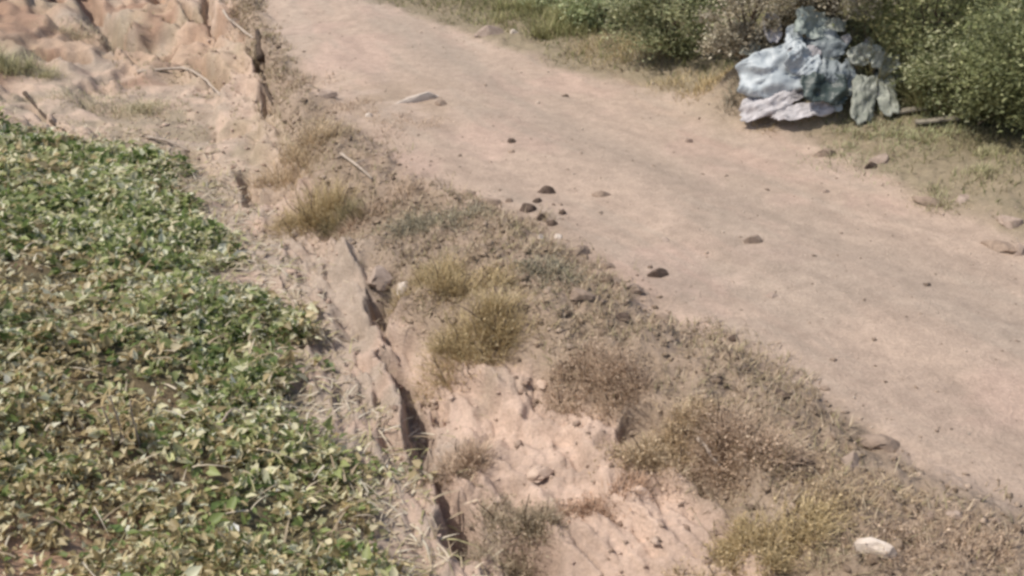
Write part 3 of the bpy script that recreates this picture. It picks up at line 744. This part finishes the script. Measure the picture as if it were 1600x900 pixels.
# ------------------------------------------------------------------ tufts and shrubs
def tuft(px, py, wpx, hpx, cols, label, nb=420, name='grass_tuft', leafy=0.0, lcols=None, lean=0.5, wmul=1.0):
    p, m = at(px, py); R = wpx * m / 2; H = hpx * m * (1.0 if wmul > 1.2 else (.50 if name == 'dry_shrub' else .58))
    nb = int(nb * 2.8); cols = [tuple(c * 1.85 for c in q) for q in cols]
    t = empty(name, p, label, 'grass tuft' if name == 'grass_tuft' else 'shrub')
    nc = int(rng.integers(5, 9)); ca = rng.uniform(0, 6.283, nc); cr = np.sqrt(rng.random(nc)) * R * 1.3
    cx, cy = cr * np.cos(ca) * 1.1 + .25 * cr * np.sin(ca), cr * np.sin(ca) * .75; cx[0] = cy[0] = 0
    chh = rng.uniform(.45, 1.0, nc); chh[0] = 1.0; csz = rng.uniform(.16, .5, nc) * R
    ci = rng.choice(nc, nb, p=csz / csz.sum())
    x = cx[ci] + rng.normal(0, 1, nb) * csz[ci]; y = cy[ci] + rng.normal(0, 1, nb) * csz[ci] * .8
    q = np.minimum(np.hypot(x - cx[ci], y - cy[ci]) / (csz[ci] * 2.2), 1) * R
    z = hz(x + p[0], y + p[1]) - p[2] - .01
    d = np.stack([(x - cx[ci] * .6) / R * lean + rng.normal(0, .38, nb), (y - cy[ci] * .6) / R * lean + rng.normal(0, .38, nb), np.ones(nb)], 1)
    L = H * chh[ci] * rng.uniform(.2, 1.0, nb) * (1.05 - .5 * (q / R))
    V, Fc, C = blades(np.stack([x, y, z], 1), d, L, rng.uniform(.0025, .0055, nb) * wmul * (.7 + np.hypot(*p[:2]) / 14), rng.uniform(.05, .55, nb), palette(cols, nb, .15), 4)
    link('blades', mesh_from('blades', V, Fc, M_DRY, C), t, kind='stuff')
    ns = max(6, nb // 110); k = rng.integers(0, nb, ns)
    tb = []
    for i in k:
        dd = unit(d[i]); b0 = np.array([x[i], y[i], z[i]])
        P = np.array([b0 + dd * L[i] * s * 1.1 + np.array([.06 * H * math.sin(4 * s + i), 0, 0]) * s for s in np.linspace(0, 1, 5)])
        tb.append(tube(P, np.linspace(.006, .003, 5), 4))
    link('stems', tube_mesh('stems', tb, M_BARK), t, kind='stuff')
    if leafy:
        nl = int(nb * leafy * .8); i = rng.integers(0, nb, nl); f = rng.uniform(.25, 1.0, nl)
        dd = unit(d[i])
        P = np.stack([x[i], y[i], z[i]], 1) + dd * (L[i] * f)[:, None] + rng.normal(0, R * .1, (nl, 3))
        P[:, 2] = np.maximum(P[:, 2], hz(P[:, 0] + p[0], P[:, 1] + p[1]) - p[2] + .01)
        ll = rng.uniform(.012, .032, nl)
        V, Fc, C = leaves(P, rand_dir(nl, rng.normal(.2, .5, nl)), rand_dir(nl, rng.uniform(.3, 1.5, nl)), ll, ll * .55, palette(lcols or cols, nl, .18), .2, True)
        link('leaves', mesh_from('leaves', V, Fc, M_LEAF, C), t, kind='stuff')
    return t
OL = [(.24, .185, .12), (.30, .235, .155), (.20, .15, .095), (.35, .28, .19)]
OLG = [(.235, .185, .10), (.295, .235, .135), (.195, .15, .082), (.335, .27, .165)]
BR = [(.235, .175, .125), (.295, .225, .165), (.195, .145, .105), (.345, .27, .20)]
GG = [(.21, .19, .13), (.27, .245, .18), (.33, .295, .22), (.17, .15, .10)]
tuft(450, 275, 120, 80, OL, 'olive brown tuft at the bend of the gully, nearest the dark crack stub', 700, leafy=1.2)
tuft(510, 345, 90, 130, OLG, 'upright olive tuft below the dark crack stub beside reddish soil', 600, leafy=1.0)
tuft(540, 350, 40, 90, [(.13, .115, .06), (.2, .165, .1)], 'narrow dark olive tuft right of the upright one', 260)
tuft(590, 330, 100, 60, BR, 'low brown tuft below the pale stick', 380)
tuft(692, 452, 110, 105, OLG, 'left of two large yellowish tufts overhanging the clay bank', 900, leafy=.5)
tuft(772, 495, 115, 140, OLG, 'right, larger of two yellowish tufts overhanging the clay bank', 1200, leafy=.5)
tuft(700, 350, 120, 60, GG, 'grey green low plant on the verge left of the clods', 420, name='low_shrub', leafy=3.0, lcols=GG)
tuft(850, 430, 100, 60, GG, 'grey green low plant on the verge below the whitish pebbles', 300, name='low_shrub', leafy=2.0, lcols=GG)
tuft(905, 590, 110, 85, BR, 'brown tuft on the lip right of the yellowish tufts', 600, leafy=.8)
tuft(1045, 700, 110, 130, OL, 'dry olive shrub on the lip above the bare clay', 1000, name='dry_shrub', leafy=1.5)
tuft(1150, 690, 130, 150, BR, 'tallest brown dry shrub at the road edge', 1100, name='dry_shrub', leafy=1.6)
tuft(1000, 610, 90, 80, BR, 'brown tuft between the two dry shrubs and the road', 420, leafy=.6)
tuft(1195, 850, 120, 125, OLG, 'lowest green olive tuft beside the clay bank foot', 900, leafy=1.0)
tuft(1100, 925, 130, 70, OL, 'olive tuft cut off by the bottom picture border', 600, leafy=.8)
tuft(810, 860, 110, 110, [(.20, .165, .115), (.26, .215, .155), (.16, .13, .09)], 'dark grey brown tuft in the gully at the bottom', 800, leafy=.8)
tuft(725, 745, 80, 110, BR, 'brown tuft in the gully beside the dark cleft', 500, leafy=.4)
tuft(935, 800, 80, 70, [(.30, .21, .15), (.22, .15, .105)], 'reddish brown tuft low on the bare clay', 380, leafy=.5)
tuft(1300, 770, 150, 60, OL, 'wide low olive tuft right of the lowest green tuft', 500, leafy=.6)
tuft(1420, 850, 150, 60, BR, 'brown low tuft right of the long pale slab', 420, leafy=.5)
tuft(1290, 880, 130, 60, [(.33, .29, .2), (.25, .22, .14)], 'pale straw tuft left of the long pale slab', 420)
tuft(1560, 870, 150, 70, BR, 'brown tuft in the lower right corner', 400, leafy=.5)
tuft(225, 175, 150, 60, [(.28, .25, .17), (.36, .32, .23), (.21, .19, .12)], 'faded tuft on the ledge above the green cover', 600, leafy=.6)
tuft(120, 60, 120, 45, [(.32, .27, .19), (.25, .22, .15)], 'faded tuft on the pale ledge at upper left', 300)
tuft(10, 110, 90, 90, [(.20, .19, .11), (.28, .26, .16)], 'olive tuft at the left picture border', 360, leafy=1.0)

def shrub(px, py, wpx, hpx, cols, label, nl=5000, clumps=26, leaf=.05, open_=.5, name='shrub', cat='shrub', group=None, dpt=.8, seed=0):
    p, m = at(px, py); R = wpx * m / 2; H = hpx * m
    t = empty(name, p, label, cat, group)
    g = np.random.default_rng(seed + int(px))
    nst = 8; tb = []; tips = []
    for i in range(nst):
        a = 6.283 * i / nst + g.uniform(-.3, .3); r = R * g.uniform(.25, .75)
        end = np.array([r * math.cos(a), r * dpt * math.sin(a), H * g.uniform(.55, .9)])
        P = np.array([end * [s ** 1.3, s ** 1.3, s] + g.normal(0, .015, 3) * (s > 0) for s in np.linspace(0, 1, 7)])
        tb.append(tube(P, np.linspace(.025, .006, 7), 5)); tips.append(P)
        for k in range(2):
            j = g.integers(2, 5); e2 = P[j] + g.normal(0, 1, 3) * [R * .3, R * .3, H * .15] + [0, 0, H * .12]
            tb.append(tube(np.linspace(P[j], e2, 4), np.linspace(.012, .004, 4), 4))
    link('stems', tube_mesh('stems', tb, M_BARK), t, kind='stuff')
    u = unit(g.normal(size=(clumps, 3))) * (g.uniform(.25, 1, (clumps, 1)) ** .6)
    cc = u * [R, R * dpt, H * .5] + [0, 0, H * .45]
    cs = g.uniform(.10, .24, clumps) * R
    k = g.integers(0, clumps, nl)
    P = cc[k] + g.normal(size=(nl, 3)) * cs[k][:, None] * [1, 1, .75]
    low = P[:, 2] < .05; P[low, 2] = .03 + .35 * H * g.random(low.sum())
    tone = g.uniform(.75, 1.25, clumps)[k]
    L = g.uniform(.6, 1.5, nl) * leaf * 1.05; cols = [tuple(c * 2.9 for c in q) for q in cols]
    V, Fc, C = leaves(P, rand_dir(nl, g.normal(.1, .5, nl)), rand_dir(nl, g.uniform(.2, 1.5, nl)), L, L * g.uniform(.35, .6, nl), palette(cols, nl, .18) * tone[:, None], .2, True)
    link('foliage', mesh_from('foliage', V, Fc, M_LEAF, C), t, kind='stuff')
    return t
DG = [(.07, .08, .04), (.095, .105, .055), (.13, .135, .075), (.18, .18, .11)]
OG = [(.10, .11, .05), (.14, .145, .07), (.18, .175, .095), (.085, .09, .045)]
GB = [(.13, .115, .085), (.18, .16, .12), (.10, .09, .065), (.24, .22, .17)]
GRN = [(.062, .07, .032), (.085, .092, .045), (.105, .11, .055)]
PG = [(.17, .19, .11), (.23, .24, .15), (.13, .15, .08)]
shrub(1045, 88, 190, 170, DG, 'dark green bush left of the pale heap', 13000, 44, .055)
shrub(945, 40, 150, 110, PG, 'pale green bush at the top, left of the dark bush', 8000, 34)
shrub(1160, 92, 140, 140, GB, 'thin greyish bush between the dark bush and the heap', 6000)
shrub(1300, 28, 240, 200, GB, 'brown grey bush right behind the heap', 11000, 44)
shrub(1440, 128, 220, 260, OG, 'olive bush right of the heap', 14000, 48)
shrub(1385, 20, 260, 230, OG, 'olive bush far behind the heap at its right', 10000, 40)
shrub(1510, 60, 260, 260, OG, 'brownish olive bush behind the grass clump at right', 12000, 44)
shrub(1600, 205, 220, 250, GRN, 'dense green bush at the right picture border', 15000, 48)
shrub(1490, 178, 170, 130, DG, 'low dark bush right of the thin grey plank', 8000, 36)
shrub(860, 2, 170, 90, PG, 'pale green bush at the far end of the road', 8000, 36)
shrub(760, -22, 130, 70, PG, 'small green bush at the very top beside the road', 5000)
shrub(1640, 110, 260, 280, OG, 'tall olive bush in the upper right corner', 10000, 44)
shrub(1180, -10, 300, 200, OG, 'broad olive bush at the top behind everything', 11000, 44)
shrub(1040, -15, 240, 160, DG, 'dark bush at the top above the dark green one', 8000, 40)
tuft(1550, 130, 130, 170, [(.19, .19, .085), (.25, .24, .12), (.14, .15, .065)], 'tall upright grass clump at right between the bushes', 900, wmul=1.6, lean=.25)
tuft(985, 75, 150, 55, OLG, 'olive grass tuft on the far verge below the pale bush', 600)
tuft(1100, 135, 120, 45, OLG, 'olive grass tuft at the foot of the dark bush', 500)
tuft(1420, 225, 160, 45, [(.19, .20, .11), (.25, .25, .15)], 'green grass tuft on the verge below the thin plank', 700)
tuft(1530, 270, 150, 45, [(.20, .19, .11), (.26, .24, .15)], 'grass tuft below the dense green bush', 600)

# ------------------------------------------------------------------ the pale heap across the road
def crumpled(px, py, w, h, mat, label, seed, rot=0.0, lift=.06, sharp=1.0, name='crumpled_sheet', ragged=.22, group='crumpled sheets in the pale heap'):
    """a torn plastic sheet thrown on the mound: sharp folds, ragged border"""
    p, m = at(px, py); W2, H2 = w * m / 2, h * m / 2
    e = .06
    gx = float(hz([p[0] + e], [p[1]])[0] - hz([p[0] - e], [p[1]])[0]) / (2 * e); gy = float(hz([p[0]], [p[1] + e])[0] - hz([p[0]], [p[1] - e])[0]) / (2 * e)
    nrm = Vector((-gx * .5, -max(gy, .8), 1.0)).normalized()
    ax = Vector((1, 0, 0)) - nrm * nrm.x; ax.normalize(); ay = nrm.cross(ax)
    nu = 22; o = Vector((seed * 7.1, seed * 3.3, seed))
    bm = bmesh.new(); vs = []
    for j in range(nu):
        for i in range(nu):
            u, v = i / (nu - 1) * 2 - 1, j / (nu - 1) * 2 - 1
            r_ = max(abs(u), abs(v)); ang = math.atan2(v, u)
            rag = 1 - ragged * (mnoise.noise(Vector((math.cos(ang) * 1.7, math.sin(ang) * 1.7, seed))) + .6 * mnoise.noise(Vector((math.cos(ang) * 5, math.sin(ang) * 5, seed + 9))))
            k_ = math.sqrt(max(1e-6, 1 - .38 * min(abs(u), abs(v)) ** 2 / max(r_, 1e-3) ** 2))
            U, Vv = u * W2 * rag * k_, v * H2 * rag * k_
            c_, s_ = math.cos(rot), math.sin(rot); X, Y = U * c_ - Vv * s_, U * s_ + Vv * c_
            q = Vector((X * 5.2, Y * 5.2, 0)) + o
            f = (1 - 2 * abs(mnoise.noise(q * .55))) * .10 + (1 - 3 * abs(mnoise.noise(Vector((q.x * 1.1 + q.y * .8, (q.y - q.x) * 2.6, 1)) + o * 3))) * .014 + (1 - 2 * abs(mnoise.noise(q * 1.3 + o))) * .04 + (1 - 2 * abs(mnoise.noise(Vector((q.x * 4.5, q.y * 1.2, 3)) + o))) * .02 + (1 - 2 * abs(mnoise.noise(q * 2.9))) * .010
            dome = (1 - r_ ** 2) * .18 * min(W2, H2)
            co = ax * X + ay * Y + nrm * (f * sharp * min(1, 2.2 * min(W2, H2) / .3) + dome)
            vs.append(bm.verts.new(co))
    for j in range(nu - 1):
        for i in range(nu - 1):
            bm.faces.new((vs[j * nu + i], vs[j * nu + i + 1], vs[(j + 1) * nu + i + 1], vs[(j + 1) * nu + i]))
    bmesh.ops.recalc_face_normals(bm, faces=bm.faces)
    bmesh.ops.solidify(bm, geom=bm.faces[:], thickness=.006)
    me = bpy.data.meshes.new(name); bm.to_mesh(me); bm.free(); me.materials.append(mat)
    me.polygons.foreach_set('use_smooth', np.ones(len(me.polygons), bool)); me.update()
    return link(name, me, None, tuple(Vector(p) + nrm * lift), label=label, category='sheet', group=group)
PIECES = [
    (1212, 120, 116, 80, M_BLUE, 'largest pale blue crumpled sheet on the left of the heap', .2, .10),
    (1246, 104, 56, 44, M_BLUE, 'second pale blue sheet overlapping the largest one', -.35, .14),
    (1208, 166, 104, 44, M_WHITE, 'whitish crumpled sheet at the lower left foot of the heap', .35, .05),
    (1256, 180, 90, 28, M_WHITE, 'narrow whitish sheet along the foot of the heap', .1, .04),
    (1256, 50, 62, 54, M_BOARD, 'pale greenish sheet at the very top of the heap', -.1, .10),
    (1298, 54, 40, 26, M_CLOTH, 'small greenish grey scrap at the top right of the heap', .2, .08),
    (1206, 52, 26, 56, M_WHITE, 'upright whitish scrap at the top left of the heap', .1, .08),
    (1178, 84, 34, 26, M_CLOTH, 'small grey scrap at the left side of the heap', -.2, .06),
    (1236, 74, 26, 46, M_BLUE, 'narrow pale blue scrap above the largest blue sheet', -.15, .12),
    (1276, 84, 84, 46, M_GREYP, 'grey sheet just right of the narrow blue scrap', .1, .06),
    (1294, 118, 50, 40, M_GREYP, 'grey sheet in the middle right of the heap', -.3, .05),
    (1262, 92, 26, 18, M_WHITE, 'small bright scrap on the right top of the blue sheet', .0, .16),
    (1288, 138, 24, 18, M_BLUE, 'small pale blue scrap over the dark gap', .2, .10),
    (1280, 150, 74, 52, M_HEAPSHADE, 'dark green sheet standing in for the shaded part low in the heap', -.1, .13),  # dark sheet put where the heap's right side falls in shade
    (1338, 94, 54, 32, M_CLOTH, 'grey green sheet at the upper right shoulder of the heap', .3, .08),
    (1366, 106, 46, 50, M_CLOTH, 'grey green sheet at the far right of the heap', -.5, .08),
    (1376, 152, 36, 92, M_CLOTH, 'long pale strip hanging down the right end of the heap', .05, .06),
    (1344, 162, 40, 84, M_CLOTH, 'second pale strip hanging beside the dark green sheet', -.1, .06),
    (1322, 128, 20, 54, M_GREYP, 'narrow grey strip between heap middle and right end', .1, .05),
    (1212, 150, 36, 18, M_BLUE, 'small pale blue fold above the dark hollow', .0, .10),
]
for k, (px, py, w, h, mat, lab, rot, lf) in enumerate(PIECES):
    crumpled(px, py, w, h, mat, lab, k + 2, rot, lf, 1.0 if w > 40 else .7)
SCR = random.Random(5)
PLACES = ['by the left poles of weed', 'under the top sheet', 'right of the top sheet', 'above the second blue sheet', 'on the grey sheet', 'over the dark gap', 'left of the hanging strips', 'between the hanging strips',
          'above the hanging strips', 'at the right end', 'at the left end', 'beside the foot sheet']
for k, (px, py) in enumerate([(1172, 60), (1240, 84), (1318, 72), (1268, 70), (1300, 98), (1262, 138), (1318, 152), (1360, 150), (1352, 78), (1398, 130), (1168, 138), (1300, 176)]):
    crumpled(px, py, SCR.uniform(14, 26), SCR.uniform(12, 24), SCR.choice([M_WHITE, M_BLUE, M_CLOTH]), 'small pale torn scrap ' + PLACES[k].replace('poles of weed', 'weed') + ' of the heap', 60 + k, SCR.uniform(-1, 1), .10, .6, 'torn_scrap', .3, 'torn scraps on the heap')
tuft(1240, 140, 40, 30, DG, 'dark weed added for the shaded gaps under the blue sheets of the heap', 140, leafy=2.0)  # weed added to imitate shaded gaps between the sheets
tuft(1315, 150, 60, 50, DG, 'dark weed added for the shaded gaps in the middle of the heap', 260, leafy=2.0)  # also added as shade between the pale pieces
tuft(1180, 120, 50, 50, GB, 'grey brown weed at the left side of the heap', 200, leafy=1.0)
tuft(1215, 40, 70, 40, GB, 'grey brown weed on top of the heap', 220, leafy=1.5)
tuft(1350, 75, 80, 50, DG, 'dark weed behind the right shoulder of the heap', 260, leafy=1.5)
tuft(1405, 150, 70, 60, DG, 'dark weed right of the long hanging strip', 300, leafy=1.5)
tuft(1180, 192, 60, 30, OLG, 'small olive tuft at the left foot of the heap', 160)
tuft(1345, 212, 90, 40, [(.20, .20, .12), (.26, .25, .16)], 'small green tuft at the right foot of the heap', 260)

def plank(pa, pb, w, th, label):
    a, b = at(*pa)[0].copy(), at(*pb)[0].copy()
    a[2] += .07; b[2] += .06
    d = b - a; L = np.linalg.norm(d)
    bm = bmesh.new(); bmesh.ops.create_cube(bm, size=1)
    bmesh.ops.scale(bm, vec=(L, w, th), verts=bm.verts)
    bmesh.ops.subdivide_edges(bm, edges=[e for e in bm.edges if abs((e.verts[0].co - e.verts[1].co).x) > L * .5], cuts=6)
    bmesh.ops.bevel(bm, geom=[e for e in bm.edges], offset=.004, segments=1, affect='EDGES')
    for v in bm.verts:
        v.co.z += .02 * math.sin(v.co.x * 5); v.co.y += .01 * mnoise.noise(v.co * 6)
    me = bpy.data.meshes.new('plank'); bm.to_mesh(me); bm.free(); me.materials.append(M_BARKP)
    o = link('plank', me, None, (a + b) / 2, label=label, category='plank'); o.rotation_euler = (.1, -math.atan2(d[2], math.hypot(d[0], d[1])), math.atan2(d[1], d[0]))
plank((1388, 182), (1446, 180), .10, .03, 'thin grey plank lying right of the heap')
plank((1428, 198), (1498, 194), .09, .03, 'longer grey plank lying in grass below the thin one')
# grassy growth in front of the bushes
TG = [(.15, .15, .07), (.20, .19, .095), (.12, .125, .058), (.24, .215, .12)]
for px, py, w, h, lab in [(1450, 150, 120, 120, 'tall olive grass in front of the olive bush'), (1510, 170, 110, 110, 'tall grass left of the right border bush'), (1590, 160, 120, 150, 'tall grass against the right border bush'),
                          (1400, 90, 120, 120, 'tall grass behind the right shoulder of the heap'), (1120, 70, 110, 80, 'tall brownish grass left of the heap'), (900, 40, 140, 60, 'grass clump below the far pale bush'), (820, 20, 120, 45, 'grass clump at the far roadside')]:
    tuft(px, py, w, h, TG, lab, 700, wmul=1.5, lean=.3)

tuft(545, 172, 90, 30, BR, 'low brown tuft left of the whitish slab', 200, leafy=.4)
tuft(610, 195, 110, 28, BR, 'low brown tuft just below the whitish slab', 220, leafy=.4)
tuft(480, 130, 70, 30, BR, 'low brown tuft on the road edge right of the dark crack stub', 160, leafy=.3)
